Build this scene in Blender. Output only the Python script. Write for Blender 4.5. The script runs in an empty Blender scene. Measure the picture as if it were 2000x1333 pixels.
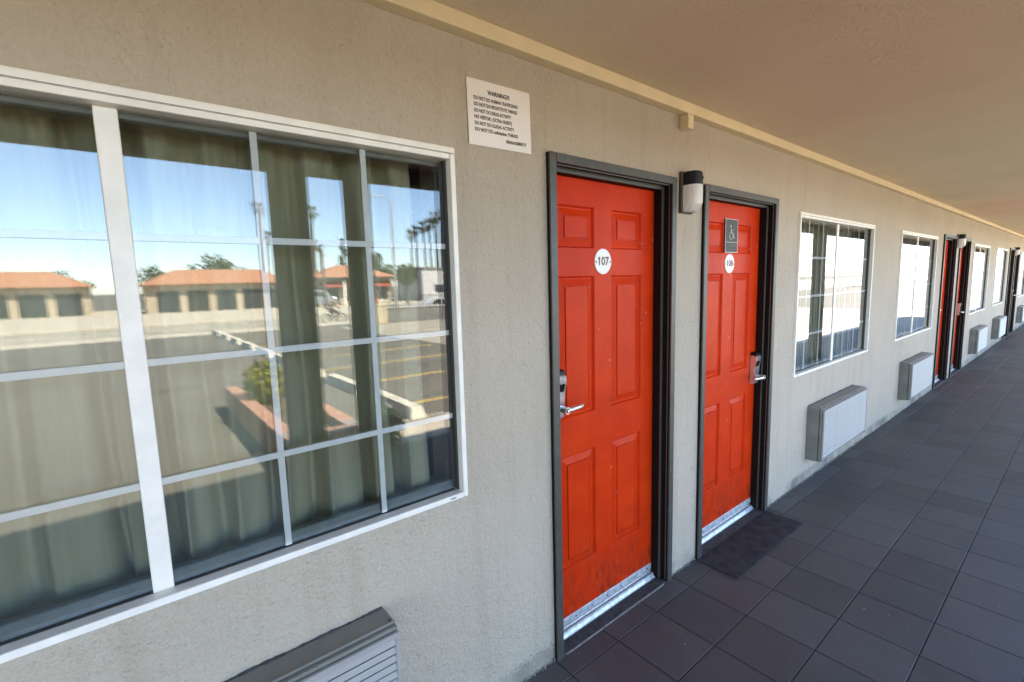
import bpy, bmesh, math, random
from mathutils import Vector, Matrix
R = math.radians
random.seed(7)
S = bpy.context.scene
COL = S.collection

# ---------------------------------------------------------------- camera, sky, sun, exposure
cam_d = bpy.data.cameras.new('camera'); cam = bpy.data.objects.new('camera', cam_d); COL.objects.link(cam)
yaw, pitch, roll = 0.6825, 0.1208, -0.0275
d = Vector((math.sin(yaw)*math.cos(pitch), math.cos(yaw)*math.cos(pitch), -math.sin(pitch)))
r0 = Vector((math.cos(yaw), -math.sin(yaw), 0)); u0 = r0.cross(d)
r = r0*math.cos(roll) + u0*math.sin(roll); u = u0*math.cos(roll) - r0*math.sin(roll)
M4 = Matrix(((r.x, u.x, -d.x, -0.1782), (r.y, u.y, -d.y, -1.3615), (r.z, u.z, -d.z, 1.6118), (0, 0, 0, 1)))
cam.matrix_world = M4
cam_d.sensor_width = 36; cam_d.lens = 36*933.3/2000; cam_d.clip_start = 0.02; cam_d.clip_end = 3000
S.camera = cam

SUN = Vector((0.45, 0.72, 1.0)).normalized()
w = bpy.data.worlds.new('World'); S.world = w; w.use_nodes = True
nt = w.node_tree; bg = nt.nodes['Background']
sky = nt.nodes.new('ShaderNodeTexSky'); sky.sky_type = 'NISHITA'; sky.sun_disc = False
sky.sun_elevation = math.asin(SUN.z); sky.sun_rotation = math.atan2(SUN.x, SUN.y)
sky.dust_density = 0.4; sky.ozone_density = 1.0; sky.air_density = 0.75; sky.altitude = 0
nt.links.new(sky.outputs[0], bg.inputs[0]); bg.inputs[1].default_value = 0.125
sl = bpy.data.lights.new('sun', 'SUN'); so = bpy.data.objects.new('sun', sl); COL.objects.link(so)
sl.energy = 5.0; sl.angle = R(0.53); sl.color = (1.0, 0.91, 0.76)
so.rotation_euler = (-SUN).to_track_quat('-Z', 'Y').to_euler(); so.location = (6, 9, 14)

S.render.engine = 'CYCLES'
S.cycles.use_denoising = True
S.cycles.max_bounces = 8; S.cycles.diffuse_bounces = 4; S.cycles.glossy_bounces = 4; S.cycles.transparent_max_bounces = 16
S.cycles.caustics_reflective = False; S.cycles.caustics_refractive = False
S.cycles.sample_clamp_indirect = 8
vs = S.view_settings; vs.view_transform = 'Standard'; vs.look = 'None'; vs.gamma = 1; vs.use_curve_mapping = False
vs.exposure = 3.18

# ---------------------------------------------------------------- materials
def new_mat(name):
    m = bpy.data.materials.new(name); m.use_nodes = True
    return m, m.node_tree, m.node_tree.nodes['Principled BSDF']
def nd(t, typ, **kw):
    n = t.nodes.new(typ)
    for k, v in kw.items():
        if k.startswith('i_'):
            key = k[2:]; key = int(key) if key.isdigit() else key.replace('_', ' ')
            n.inputs[key].default_value = v
        else: setattr(n, k, v)
    return n
def lk(t, a, ao, b, bi): t.links.new(a.outputs[ao], b.inputs[bi])
def coords(t, scale=(1, 1, 1), out='Object'):
    tc = nd(t, 'ShaderNodeTexCoord'); mp = nd(t, 'ShaderNodeMapping'); mp.inputs['Scale'].default_value = scale
    lk(t, tc, out, mp, 'Vector'); return mp
def noise(t, vec, scale, detail=4, rough=.55, dist=0):
    n = nd(t, 'ShaderNodeTexNoise'); n.inputs['Scale'].default_value = scale; n.inputs['Detail'].default_value = detail
    n.inputs['Roughness'].default_value = rough; n.inputs['Distortion'].default_value = dist
    lk(t, vec, 0, n, 'Vector'); return n
def ramp(t, src, a, b, ca=(0, 0, 0, 1), cb=(1, 1, 1, 1), so=0):
    n = nd(t, 'ShaderNodeValToRGB'); e = n.color_ramp.elements
    e[0].position = a; e[0].color = ca; e[1].position = b; e[1].color = cb
    t.links.new(src.outputs[so], n.inputs[0]); return n
def mixc(t, fac, a, b, blend='MIX'):
    n = nd(t, 'ShaderNodeMix', data_type='RGBA', blend_type=blend)
    for sock, v in ((n.inputs[0], fac), (n.inputs[6], a), (n.inputs[7], b)):
        if hasattr(v, 'outputs'): t.links.new(v.outputs[2 if v.bl_idname == 'ShaderNodeMix' else 0], sock)
        elif isinstance(v, (int, float)): sock.default_value = v
        else: sock.default_value = (*v, 1) if len(v) == 3 else v
    return n
def math_n(t, op, a, b=0.0):
    n = nd(t, 'ShaderNodeMath', operation=op)
    for i, v in enumerate((a, b)):
        if hasattr(v, 'outputs'): t.links.new(v.outputs[0], n.inputs[i])
        else: n.inputs[i].default_value = v
    return n
def to_base(t, b, mixnode): t.links.new(mixnode.outputs[2], b.inputs['Base Color'])
def bump(t, b, heights, dist=0.002, strength=1.0):
    prev = None
    for h, s in heights:
        n = nd(t, 'ShaderNodeBump'); n.inputs['Strength'].default_value = strength; n.inputs['Distance'].default_value = s
        t.links.new(h.outputs[0], n.inputs['Height'])
        if prev: t.links.new(prev.outputs[0], n.inputs['Normal'])
        prev = n
    t.links.new(prev.outputs[0], b.inputs['Normal'])

def plain(name, col, rough=.5, metal=0.0, var=.08, nscale=30, bmp=0.0, spec=.5):
    m, t, b = new_mat(name)
    b.inputs['Roughness'].default_value = rough; b.inputs['Metallic'].default_value = metal
    b.inputs['Specular IOR Level'].default_value = spec
    c = coords(t); n = noise(t, c, nscale, 5)
    lo = tuple(x*(1-var) for x in col); hi = tuple(min(1, x*(1+var)) for x in col)
    rp = ramp(t, n, .35, .65, (*lo, 1), (*hi, 1)); t.links.new(rp.outputs[0], b.inputs['Base Color'])
    if bmp: bump(t, b, [(n, bmp)])
    return m

def stucco(name, col, trowel=.009, dirt=True, gain=1.0):
    m, t, b = new_mat(name); b.inputs['Roughness'].default_value = .82; b.inputs['Specular IOR Level'].default_value = .25
    c = coords(t)
    fine = noise(t, c, 170, 3, .6); mid = noise(t, c, 78, 3, .55, .1); tro = noise(t, c, 24, 3, .5, .25)
    patch = noise(t, c, 1.3, 3); pr = ramp(t, patch, .40, .62)
    # the relief is worn smooth in patches
    hm = nd(t, 'ShaderNodeMix', data_type='FLOAT'); t.links.new(pr.outputs[0], hm.inputs[0])
    sm = math_n(t, 'MULTIPLY', mid, .45); t.links.new(sm.outputs[0], hm.inputs[2]); t.links.new(mid.outputs[0], hm.inputs[3])
    bump(t, b, [(tro, trowel), (hm, .0095*gain), (fine, .0034*gain)])
    big = noise(t, c, .9, 4, .6); st = coords(t, (7, 7, .55)); streak = noise(t, st, 1.6, 5, .62)
    a = mixc(t, ramp(t, big, .35, .68), tuple(x*.93 for x in col), tuple(min(1, x*1.04) for x in col))
    if dirt:
        a = mixc(t, math_n(t, 'MULTIPLY', ramp(t, streak, .52, .74), .42), a, tuple(x*f for x, f in zip(col, (.72, .69, .64))))
        spk = noise(t, c, 70, 2, .5); gate = noise(t, c, 2.1, 2)
        sp = math_n(t, 'MULTIPLY', ramp(t, spk, .66, .72), ramp(t, gate, .5, .62))
        a = mixc(t, math_n(t, 'MULTIPLY', sp, .55), a, tuple(x*.42 for x in col))
        vo = nd(t, 'ShaderNodeTexVoronoi', feature='DISTANCE_TO_EDGE'); vo.inputs['Scale'].default_value = 1.15
        vm = nd(t, 'ShaderNodeMix', data_type='VECTOR'); vm.inputs[0].default_value = .12; lk(t, c, 0, vm, 4); lk(t, noise(t, c, 5, 4), 1, vm, 5); lk(t, vm, 1, vo, 'Vector')
        cr = math_n(t, 'MULTIPLY', ramp(t, vo, .0, .0035, (1, 1, 1, 1), (0, 0, 0, 1)), ramp(t, noise(t, c, 1.9, 2), .52, .60))
        a = mixc(t, math_n(t, 'MULTIPLY', cr, .40), a, tuple(x*.45 for x in col))
        # grime and bare cement along the foot of the wall
        tc = nd(t, 'ShaderNodeTexCoord'); sx = nd(t, 'ShaderNodeSeparateXYZ'); lk(t, tc, 'Object', sx, 0)
        zz = nd(t, 'ShaderNodeMath', operation='MULTIPLY_ADD'); lk(t, mid, 0, zz, 0); zz.inputs[1].default_value = -.14; lk(t, sx, 2, zz, 2)
        foot = ramp(t, zz, -.085, .02, (1, 1, 1, 1), (0, 0, 0, 1))
        foot = math_n(t, 'MULTIPLY', foot, ramp(t, noise(t, c, 3.1, 3), .35, .62))
        a = mixc(t, math_n(t, 'MULTIPLY', foot, .7), a, (.115, .108, .095))
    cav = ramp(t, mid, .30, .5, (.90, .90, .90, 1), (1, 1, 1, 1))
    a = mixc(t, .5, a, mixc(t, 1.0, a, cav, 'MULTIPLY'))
    to_base(t, b, a); return m

def door_paint():
    m, t, b = new_mat('red_door_paint'); c = coords(t)
    b.inputs['Specular IOR Level'].default_value = .10
    col = (.56, .026, .011)
    n = noise(t, c, 5, 5); a = mixc(t, ramp(t, n, .3, .7), (.56, .031, .004), (.68, .046, .006))
    # grey scuffs low on the slab
    tc = nd(t, 'ShaderNodeTexCoord'); sx = nd(t, 'ShaderNodeSeparateXYZ'); lk(t, tc, 'Object', sx, 0)
    low = ramp(t, sx, .10, .52, (1, 1, 1, 1), (0, 0, 0, 1), so=2)
    cs = nd(t, 'ShaderNodeMapping'); cs.inputs['Scale'].default_value = (26, 26, 7); cs.inputs['Rotation'].default_value = (0, .95, 0); lk(t, tc, 'Object', cs, 0)
    sc = noise(t, cs, 1.5, 9, .72, .6)
    sf = math_n(t, 'MULTIPLY', math_n(t, 'MULTIPLY', ramp(t, sc, .42, .60), low), ramp(t, noise(t, c, 4.5, 4, .6), .36, .56))
    a = mixc(t, math_n(t, 'MULTIPLY', sf, .9), a, (.10, .020, .014))
    mid_s = noise(t, c, 34, 4, .6, .3); gt = noise(t, c, 3.3, 2)
    sf2 = math_n(t, 'MULTIPLY', ramp(t, mid_s, .64, .70), ramp(t, gt, .52, .6))
    a = mixc(t, math_n(t, 'MULTIPLY', sf2, .55), a, (.17, .02, .012))
    # pale chips
    ch = noise(t, c, 36, 3, .5, .5); g2 = noise(t, c, 4.7, 2, .5)
    cf = math_n(t, 'MULTIPLY', ramp(t, ch, .715, .725), ramp(t, g2, .48, .52))
    a = mixc(t, math_n(t, 'MULTIPLY', cf, .8), a, (.62, .33, .26))
    to_base(t, b, a)
    rr = ramp(t, noise(t, c, 14, 5), .3, .7, (.30, .30, .30, 1), (.43, .43, .43, 1)); t.links.new(rr.outputs[0], b.inputs['Roughness'])
    grain = noise(t, coords(t, (60, 60, 3)), 3, 4); bump(t, b, [(grain, .0006), (noise(t, c, 22, 3), .0012), (cf, -.0006)])
    return m

def tile_mat():
    m, t, b = new_mat('slate_tile'); b.inputs['Specular IOR Level'].default_value = .3; c = coords(t, out='Generated')
    tc = nd(t, 'ShaderNodeTexCoord'); oi = nd(t, 'ShaderNodeObjectInfo')
    vm = nd(t, 'ShaderNodeVectorMath', operation='ADD'); lk(t, tc, 'Object', vm, 0); lk(t, oi, 'Location', vm, 1)
    n = noise(t, vm, 9, 6, .65); n2 = noise(t, vm, 120, 3); n3 = noise(t, vm, 2.2, 4, .6)
    a = mixc(t, ramp(t, n, .3, .7), (.085, .083, .080), (.109, .106, .102))
    a = mixc(t, math_n(t, 'MULTIPLY', ramp(t, n3, .45, .7), .45), a, (.064, .064, .070))
    v = nd(t, 'ShaderNodeMapRange'); lk(t, oi, 'Random', v, 0); v.inputs[3].default_value = .85; v.inputs[4].default_value = 1.13
    hs = nd(t, 'ShaderNodeHueSaturation'); t.links.new(a.outputs[2], hs.inputs['Color']); t.links.new(v.outputs[0], hs.inputs['Value'])
    spk = noise(t, vm, 55, 1); sp = mixc(t, ramp(t, spk, .79, .80), hs, (.40, .40, .42))
    to_base(t, b, sp)
    rr = ramp(t, n, .3, .7, (.48, .48, .48, 1), (.66, .66, .66, 1)); t.links.new(rr.outputs[0], b.inputs['Roughness'])
    bump(t, b, [(n, .0008), (n2, .00025)]); return m

def glass_mat():
    m = bpy.data.materials.new('window_glass'); m.use_nodes = True; t = m.node_tree; t.nodes.clear()
    out = nd(t, 'ShaderNodeOutputMaterial'); mx = nd(t, 'ShaderNodeMixShader')
    tr = nd(t, 'ShaderNodeBsdfTransparent'); tr.inputs[0].default_value = (.93, .96, .94, 1)
    gl = nd(t, 'ShaderNodeBsdfGlossy'); gl.inputs['Roughness'].default_value = 0.0; gl.inputs[0].default_value = (1, 1, 1, 1)
    fr = nd(t, 'ShaderNodeFresnel'); fr.inputs[0].default_value = 1.52
    k = math_n(t, 'MULTIPLY', fr, 1.85); k.use_clamp = True      # both faces of the pane
    wob = noise(t, coords(t), 2.3, 1); bp = nd(t, 'ShaderNodeBump'); bp.inputs['Distance'].default_value = .00022; lk(t, wob, 0, bp, 'Height')
    lk(t, bp, 0, gl, 'Normal')
    lk(t, k, 0, mx, 0); lk(t, tr, 0, mx, 1); lk(t, gl, 0, mx, 2); lk(t, mx, 0, out, 0); return m

def lens_mat():
    m, t, b = new_mat('prismatic_lamp_lens'); b.inputs['Base Color'].default_value = (.90, .86, .80, 1)
    b.inputs['Roughness'].default_value = .18; b.inputs['Transmission Weight'].default_value = .15; b.inputs['IOR'].default_value = 1.49
    wv = nd(t, 'ShaderNodeTexWave'); wv.bands_direction = 'X'; wv.inputs['Scale'].default_value = 60; lk(t, coords(t), 0, wv, 'Vector')
    bump(t, b, [(wv, .0012)]); return m

def leaf_mat(name, c1, c2):
    m, t, b = new_mat(name); b.inputs['Roughness'].default_value = .6
    oi = nd(t, 'ShaderNodeTexCoord'); n = nd(t, 'ShaderNodeTexNoise'); n.inputs['Scale'].default_value = 1.7; lk(t, oi, 'Object', n, 'Vector')
    a = mixc(t, ramp(t, n, .35, .65), c1, c2); to_base(t, b, a); return m

def asphalt():
    m, t, b = new_mat('worn_asphalt'); c = coords(t); b.inputs['Roughness'].default_value = .88
    n = noise(t, c, .35, 5, .6); n2 = noise(t, c, 60, 3); st = noise(t, coords(t, (.25, 1.2, 1)), 1, 5)
    a = mixc(t, ramp(t, n, .3, .7), (.105, .094, .077), (.145, .131, .107))
    a = mixc(t, math_n(t, 'MULTIPLY', ramp(t, st, .55, .7), .5), a, (.085, .076, .062))
    a = mixc(t, .35, a, mixc(t, 1.0, a, ramp(t, n2, .3, .7, (.6, .6, .6, 1), (1.3, 1.3, 1.3, 1)), 'MULTIPLY'))
    to_base(t, b, a); bump(t, b, [(n2, .004)]); return m

def curtain_mat():
    m, t, b = new_mat('olive_drape_cloth'); b.inputs['Roughness'].default_value = .8
    b.inputs['Sheen Weight'].default_value = .2
    c = coords(t); n = noise(t, coords(t, (9, 9, .8)), 2, 4); wv = noise(t, c, 420, 2)
    a = mixc(t, ramp(t, n, .35, .7), (.42, .38, .255), (.54, .50, .36)); to_base(t, b, a)
    bump(t, b, [(wv, .0004)]); return m

MAT = {}
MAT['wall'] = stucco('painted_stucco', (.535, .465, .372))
MAT['ceiling'] = stucco('ceiling_stucco', (.78, .65, .47), .002, False, .45)
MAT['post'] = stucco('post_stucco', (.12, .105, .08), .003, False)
MAT['trim'] = plain('cream_trim_paint', (.80, .66, .42), .5, var=.04, nscale=9, bmp=.0006)
MAT['red'] = door_paint()
MAT['grey'] = plain('grey_green_frame_paint', (.068, .068, .060), .42, var=.15, nscale=22, bmp=.0007)
MAT['jamb'] = plain('dark_brown_jamb', (.011, .006, .005), .6, var=.2, nscale=18, spec=.15)
MAT['alu'] = plain('scuffed_aluminium', (.74, .76, .78), .42, .55, var=.2, nscale=40, bmp=.0006)
MAT['chrome'] = plain('satin_nickel', (.78, .77, .74), .30, .85, var=.06, nscale=20)
MAT['black'] = plain('black_plastic', (.007, .006, .006), .4, var=.1, spec=.25)
MAT['screw'] = plain('dark_screw', (.05, .05, .05), .4, .8)
MAT['vinyl'] = plain('white_vinyl', (.90, .86, .79), .42, var=.05, nscale=13)
MAT['muntin'] = plain('white_muntin', (.92, .91, .90), .4, var=.03)
MAT['track'] = plain('grey_window_track', (.22, .235, .245), .45, var=.12)
MAT['liner'] = plain('dark_window_liner', (.05, .05, .05), .5)
MAT['glass'] = glass_mat()
MAT['curtain'] = curtain_mat()
MAT['room'] = plain('room_plaster', (.30, .28, .25), .8)
MAT['paper'] = plain('white_paper', (.88, .84, .82), .75, var=.03, nscale=6)
MAT['ink'] = plain('black_ink', (.02, .02, .022), .7)
MAT['maroon'] = plain('maroon_numeral', (.10, .012, .022), .5)
MAT['disc'] = plain('white_enamel', (.86, .84, .80), .28, var=.03)
MAT['plaque'] = plain('charcoal_plaque', (.030, .033, .032), .5)
MAT['silver'] = plain('silver_symbol', (.60, .61, .60), .4, .3)
MAT['dimtext'] = plain('grey_raised_text', (.13, .14, .135), .5)
MAT['bronze'] = plain('bronze_lamp_housing', (.085, .062, .038), .38, .4)
MAT['lens'] = lens_mat()
MAT['tile'] = tile_mat()
MAT['grout'] = plain('dark_grout', (.014, .013, .017), .9, var=.2, bmp=.001)
MAT['cement'] = plain('dirty_cement', (.060, .060, .060), .9, var=.35, nscale=25, bmp=.004)
MAT['palecement'] = plain('pale_cement_crumbs', (.22, .21, .20), .9, var=.35, nscale=60, bmp=.004)
MAT['mat'] = plain('dark_door_mat', (.030, .028, .031), .95, var=.4, nscale=14, bmp=.003)
MAT['acmetal'] = plain('grey_ac_sleeve', (.20, .195, .17), .48, var=.12, nscale=8, bmp=.0004)
MAT['acgrille'] = plain('off_white_ac_grille', (.37, .35, .335), .5, var=.05, nscale=10)
MAT['asphalt'] = asphalt()
MAT['concrete'] = plain('pale_concrete', (.44, .39, .31), .88, var=.15, nscale=3, bmp=.002)
MAT['roadconc'] = plain('pale_concrete_road', (.31, .28, .22), .9, var=.12, nscale=.5)
MAT['stop'] = plain('concrete_wheel_stop', (.50, .46, .38), .85, var=.15, nscale=7, bmp=.002)
MAT['yellow'] = plain('yellow_stall_paint', (.62, .40, .10), .7, var=.3, nscale=12)
MAT['white_line'] = plain('pale_road_paint', (.6, .58, .5), .7, var=.3, nscale=12)
MAT['brick'] = plain('red_brick', (.36, .19, .13), .85, var=.22, nscale=11, bmp=.002)
MAT['soil'] = plain('planter_soil', (.10, .07, .045), .95, var=.4, nscale=18, bmp=.01)
MAT['block'] = plain('grey_block_wall', (.17, .165, .155), .9, var=.12, nscale=2)
MAT['tanblock'] = plain('tan_wall_end', (.46, .37, .24), .9, var=.12, nscale=2)
MAT['iron'] = plain('grey_fence_iron', (.06, .055, .05), .5)
MAT['rooftile'] = plain('orange_roof_tile', (.36, .17, .095), .8, var=.3, nscale=6, bmp=.02)
MAT['stationwall'] = plain('station_plaster', (.40, .33, .24), .85, var=.1, nscale=1)
MAT['awning'] = plain('red_awning', (.30, .05, .04), .6)
MAT['darkglass'] = plain('dark_shop_glass', (.03, .035, .04), .15)
MAT['whitewall'] = plain('grey_white_plaster', (.46, .46, .46), .85, var=.06, nscale=.6)
MAT['trunk'] = plain('palm_trunk', (.13, .105, .085), .9, var=.25)
MAT['frond'] = leaf_mat('palm_fronds', (.060, .075, .022), (.16, .12, .055))
MAT['leaf'] = leaf_mat('tree_leaves', (.035, .060, .018), (.075, .095, .035))
MAT['pine'] = leaf_mat('pine_needles', (.030, .045, .020), (.065, .075, .035))
MAT['lime'] = leaf_mat('yellow_green_leaves', (.10, .16, .02), (.42, .38, .04))
MAT['dry'] = leaf_mat('dry_leaves', (.16, .12, .05), (.30, .24, .12))
MAT['flower'] = plain('white_flower', (.75, .70, .70), .7)
MAT['steel'] = plain('galvanised_pole', (.40, .40, .38), .5, .3)
MAT['carpaint'] = plain('white_car_paint', (.72, .72, .70), .25, var=.02)
MAT['silverpaint'] = plain('silver_van_paint', (.20, .22, .25), .3, var=.02)
MAT['rubber'] = plain('tyre_rubber', (.02, .02, .02), .8)
MAT['lamp_red'] = plain('red_tail_lamp', (.35, .01, .01), .3)
MAT['skin'] = plain('skin', (.42, .24, .16), .6)
MAT['shirt'] = plain('dark_green_shirt', (.045, .055, .045), .8)
MAT['shorts'] = plain('dark_trousers', (.03, .03, .035), .8)
MAT['helmet'] = plain('white_helmet', (.75, .74, .72), .35)
MAT['roofing'] = plain('roof_felt', (.20, .19, .18), .9)

# ---------------------------------------------------------------- helpers
def box(bm, x0, x1, y0, y1, z0, z1, bev=0.0, seg=1):
    res = bmesh.ops.create_cube(bm, size=1)
    for v in res['verts']:
        v.co = Vector(((x0+x1)/2 + v.co.x*(x1-x0), (y0+y1)/2 + v.co.y*(y1-y0), (z0+z1)/2 + v.co.z*(z1-z0)))
    if bev:
        es = list({e for v in res['verts'] for e in v.link_edges})
        bmesh.ops.bevel(bm, geom=es, offset=bev, segments=seg, profile=.5, affect='EDGES')
def tube(bm, p0, p1, r0, r1=None, n=12, caps=True):
    p0, p1 = Vector(p0), Vector(p1); r1 = r0 if r1 is None else r1
    ax = (p1-p0).normalized(); a = ax.orthogonal().normalized(); b = ax.cross(a)
    A = [bm.verts.new(p0 + (a*math.cos(k*2*math.pi/n) + b*math.sin(k*2*math.pi/n))*r0) for k in range(n)]
    B = [bm.verts.new(p1 + (a*math.cos(k*2*math.pi/n) + b*math.sin(k*2*math.pi/n))*r1) for k in range(n)]
    for k in range(n): bm.faces.new((A[k], A[(k+1) % n], B[(k+1) % n], B[k]))
    if caps: bm.faces.new(A[::-1]); bm.faces.new(B)
def pipe(bm, pts, rad, n=8):
    rads = rad if isinstance(rad, (list, tuple)) else [rad]*len(pts)
    for i in range(len(pts)-1): tube(bm, pts[i], pts[i+1], rads[i], rads[i+1], n)
def torus(bm, c, R0, r1, axis='Y', n=24, m=6):
    vs_ = []
    for i in range(n):
        a = 2*math.pi*i/n; row = []
        for j in range(m):
            b = 2*math.pi*j/m; rr = R0 + r1*math.cos(b); h = r1*math.sin(b)
            row.append(bm.verts.new((c[0]+rr*math.cos(a), c[1]+h, c[2]+rr*math.sin(a))))
        vs_.append(row)
    for i in range(n):
        for j in range(m):
            bm.faces.new((vs_[i][j], vs_[(i+1) % n][j], vs_[(i+1) % n][(j+1) % m], vs_[i][(j+1) % m]))
def prism(bm, prof, x0, x1):               # prof: (y, z) loop extruded along x
    A = [bm.verts.new((x0, y, z)) for y, z in prof]; B = [bm.verts.new((x1, y, z)) for y, z in prof]
    n = len(prof)
    for k in range(n): bm.faces.new((A[k], A[(k+1) % n], B[(k+1) % n], B[k]))
    bm.faces.new(A[::-1]); bm.faces.new(B)
def prism_z(bm, prof, z0, z1):             # prof: (x, y)
    A = [bm.verts.new((x, y, z0)) for x, y in prof]; B = [bm.verts.new((x, y, z1)) for x, y in prof]
    n = len(prof)
    for k in range(n): bm.faces.new((A[k], A[(k+1) % n], B[(k+1) % n], B[k]))
    bm.faces.new(A[::-1]); bm.faces.new(B)
def link(name, me, parent=None, loc=(0, 0, 0), rot=(0, 0, 0)):
    o = bpy.data.objects.new(name, me); COL.objects.link(o); o.location = loc; o.rotation_euler = rot
    if parent: o.parent = parent
    return o
def obj(name, bm, mat, parent=None, loc=(0, 0, 0), rot=(0, 0, 0), smooth=None):
    bmesh.ops.recalc_face_normals(bm, faces=bm.faces[:])
    me = bpy.data.meshes.new(name); bm.to_mesh(me); bm.free(); me.materials.append(MAT[mat])
    if smooth is not None:
        me.polygons.foreach_set('use_smooth', [True]*len(me.polygons)); me.set_sharp_from_angle(angle=R(smooth))
    return link(name, me, parent, loc, rot)
def thing(name, label, cat, loc=(0, 0, 0), rotz=0, group=None):
    o = bpy.data.objects.new(name, None); COL.objects.link(o); o.location = loc; o.rotation_euler = (0, 0, rotz)
    o.empty_display_size = .1
    return tag(o, label, cat, group)
def tag(o, label, cat, group=None):
    o['label'] = label; o['category'] = cat
    if group: o['group'] = group
    return o
def struct(o): o['kind'] = 'structure'; return o
def dup(root, loc, label, drop=()):
    def cp(o, parent):
        c = o.copy(); COL.objects.link(c); c.parent = parent
        for ch in o.children:
            if ch.name.split('.')[0] not in drop: cp(ch, c)
        return c
    c = cp(root, None); c.location = loc; c['label'] = label; return c
def B(): return bmesh.new()
def one_box(name, mat, parent, x0, x1, y0, y1, z0, z1, bev=0.0, **kw):
    bm = B(); box(bm, x0, x1, y0, y1, z0, z1, bev); return obj(name, bm, mat, parent, **kw)
def text(name, body, size, mat, parent, loc, align='CENTER', fat=0.0, depth=.0004):
    cu = bpy.data.curves.new(name, 'FONT'); cu.body = body; cu.size = size; cu.align_x = align; cu.align_y = 'CENTER'
    cu.offset = fat; cu.extrude = depth; cu.resolution_u = 3
    o = bpy.data.objects.new(name, cu); COL.objects.link(o)
    bpy.context.view_layer.update(); dg = bpy.context.evaluated_depsgraph_get()
    me = bpy.data.meshes.new_from_object(o.evaluated_get(dg)); me.name = name
    bpy.data.objects.remove(o); me.materials.clear(); me.materials.append(MAT[mat])
    return link(name, me, parent, loc, (math.pi/2, 0, 0))

# ---------------------------------------------------------------- layout of the facade (wall face y = 0, x along it, outdoors is -y)
AXIS = 2.1115                 # mirror line between the two doors of a pair
PAIR = 7.24                   # a pair of rooms
D1 = (1.548, .43)             # centre, half outer width
D2 = (2.6975, .4525)
WC = -0.164; WH = .864        # window centre, half outer width
W0, W1 = .877, 2.0475
CEIL = 2.45; LOT = -0.50; STREET = -0.75
doors = [D1, D2]; wins = [WC, 2*AXIS - WC]
for k in (1, 2):
    doors += [(D1[0]+PAIR*k, D1[1]), (D2[0]+PAIR*k, D2[1])]; wins += [WC+PAIR*k, 2*AXIS-WC+PAIR*k]
doors.append((D2[0]-PAIR, D2[1]))

# wall with its openings
ops = [(c-h, c+h, -1, 2.10) for c, h in doors] + [(c-WH+.012, c+WH-.012, W0+.012, W1-.012) for c in wins]
xs = sorted({-6.0, 30.0, *[v for o in ops for v in o[:2]]}); zs = sorted({-.02, CEIL+.01, W0+.012, W1-.012, 2.10})
bm = B()
for a, b_ in zip(xs, xs[1:]):
    for c, e in zip(zs, zs[1:]):
        mx_, mz = (a+b_)/2, (c+e)/2
        if any(o[0] < mx_ < o[1] and o[2] < mz < o[3] for o in ops): continue
        bm.faces.new([bm.verts.new(p) for p in ((a, 0, c), (b_, 0, c), (b_, 0, e), (a, 0, e))])
for x0, x1, z0, z1 in ops:
    z0 = max(z0, -.02)
    for q in (((x0, z0), (x0, z1)), ((x1, z0), (x1, z1)), ((x0, z1), (x1, z1)), ((x0, z0), (x1, z0))):
        bm.faces.new([bm.verts.new(p) for p in ((q[0][0], 0, q[0][1]), (q[1][0], 0, q[1][1]), (q[1][0], .2, q[1][1]), (q[0][0], .2, q[0][1]))])
bmesh.ops.remove_doubles(bm, verts=bm.verts[:], dist=1e-5)
wall = struct(obj('wall', bm, 'wall'))
# crumbs of mortar along the foot of the wall
bm = B(); rnd = random.Random(3)
for (x0, x1) in ((.2, 1.115), (1.982, 2.243), (3.155, 5.5)):
    x = x0
    while x < x1:
        s = rnd.uniform(.0025, .0065); yy = -rnd.uniform(0, .012)
        res = bmesh.ops.create_icosphere(bm, subdivisions=1, radius=s)
        for v in res['verts']: v.co = Vector((v.co.x*1.5+x, v.co.y*.8+yy, v.co.z*.8+rnd.uniform(0, .012))) + Vector((rnd.uniform(-1, 1), rnd.uniform(-1, 1), rnd.uniform(-1, 1)))*s*.25
        x += rnd.uniform(.004, .018)
o = obj('mortar_crumbs', bm, 'palecement'); o['kind'] = 'stuff'; o['label'] = 'pale mortar crumbs along the foot of the stucco wall'; o['category'] = 'mortar'

bm = B(); bm.faces.new([bm.verts.new(p) for p in ((-6, .01, CEIL), (30, .01, CEIL), (30, -1.80, CEIL), (-6, -1.80, CEIL))])
struct(obj('ceiling', bm, 'ceiling'))
one = one_box('roof', 'roofing', None, -6.2, 30.2, -2.15, 7.0, CEIL+.02, 2.92); struct(one)
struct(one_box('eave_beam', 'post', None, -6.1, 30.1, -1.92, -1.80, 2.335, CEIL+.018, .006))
# dark rooms behind the windows
bm = B(); box(bm, -5.9, 29.9, .2, 4.0, -.03, CEIL+.015); 
bm.faces.ensure_lookup_table()
bmesh.ops.delete(bm, geom=[f for f in bm.faces if f.calc_center_median().y < .21], context='FACES')
struct(obj('room_interior', bm, 'room'))

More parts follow.
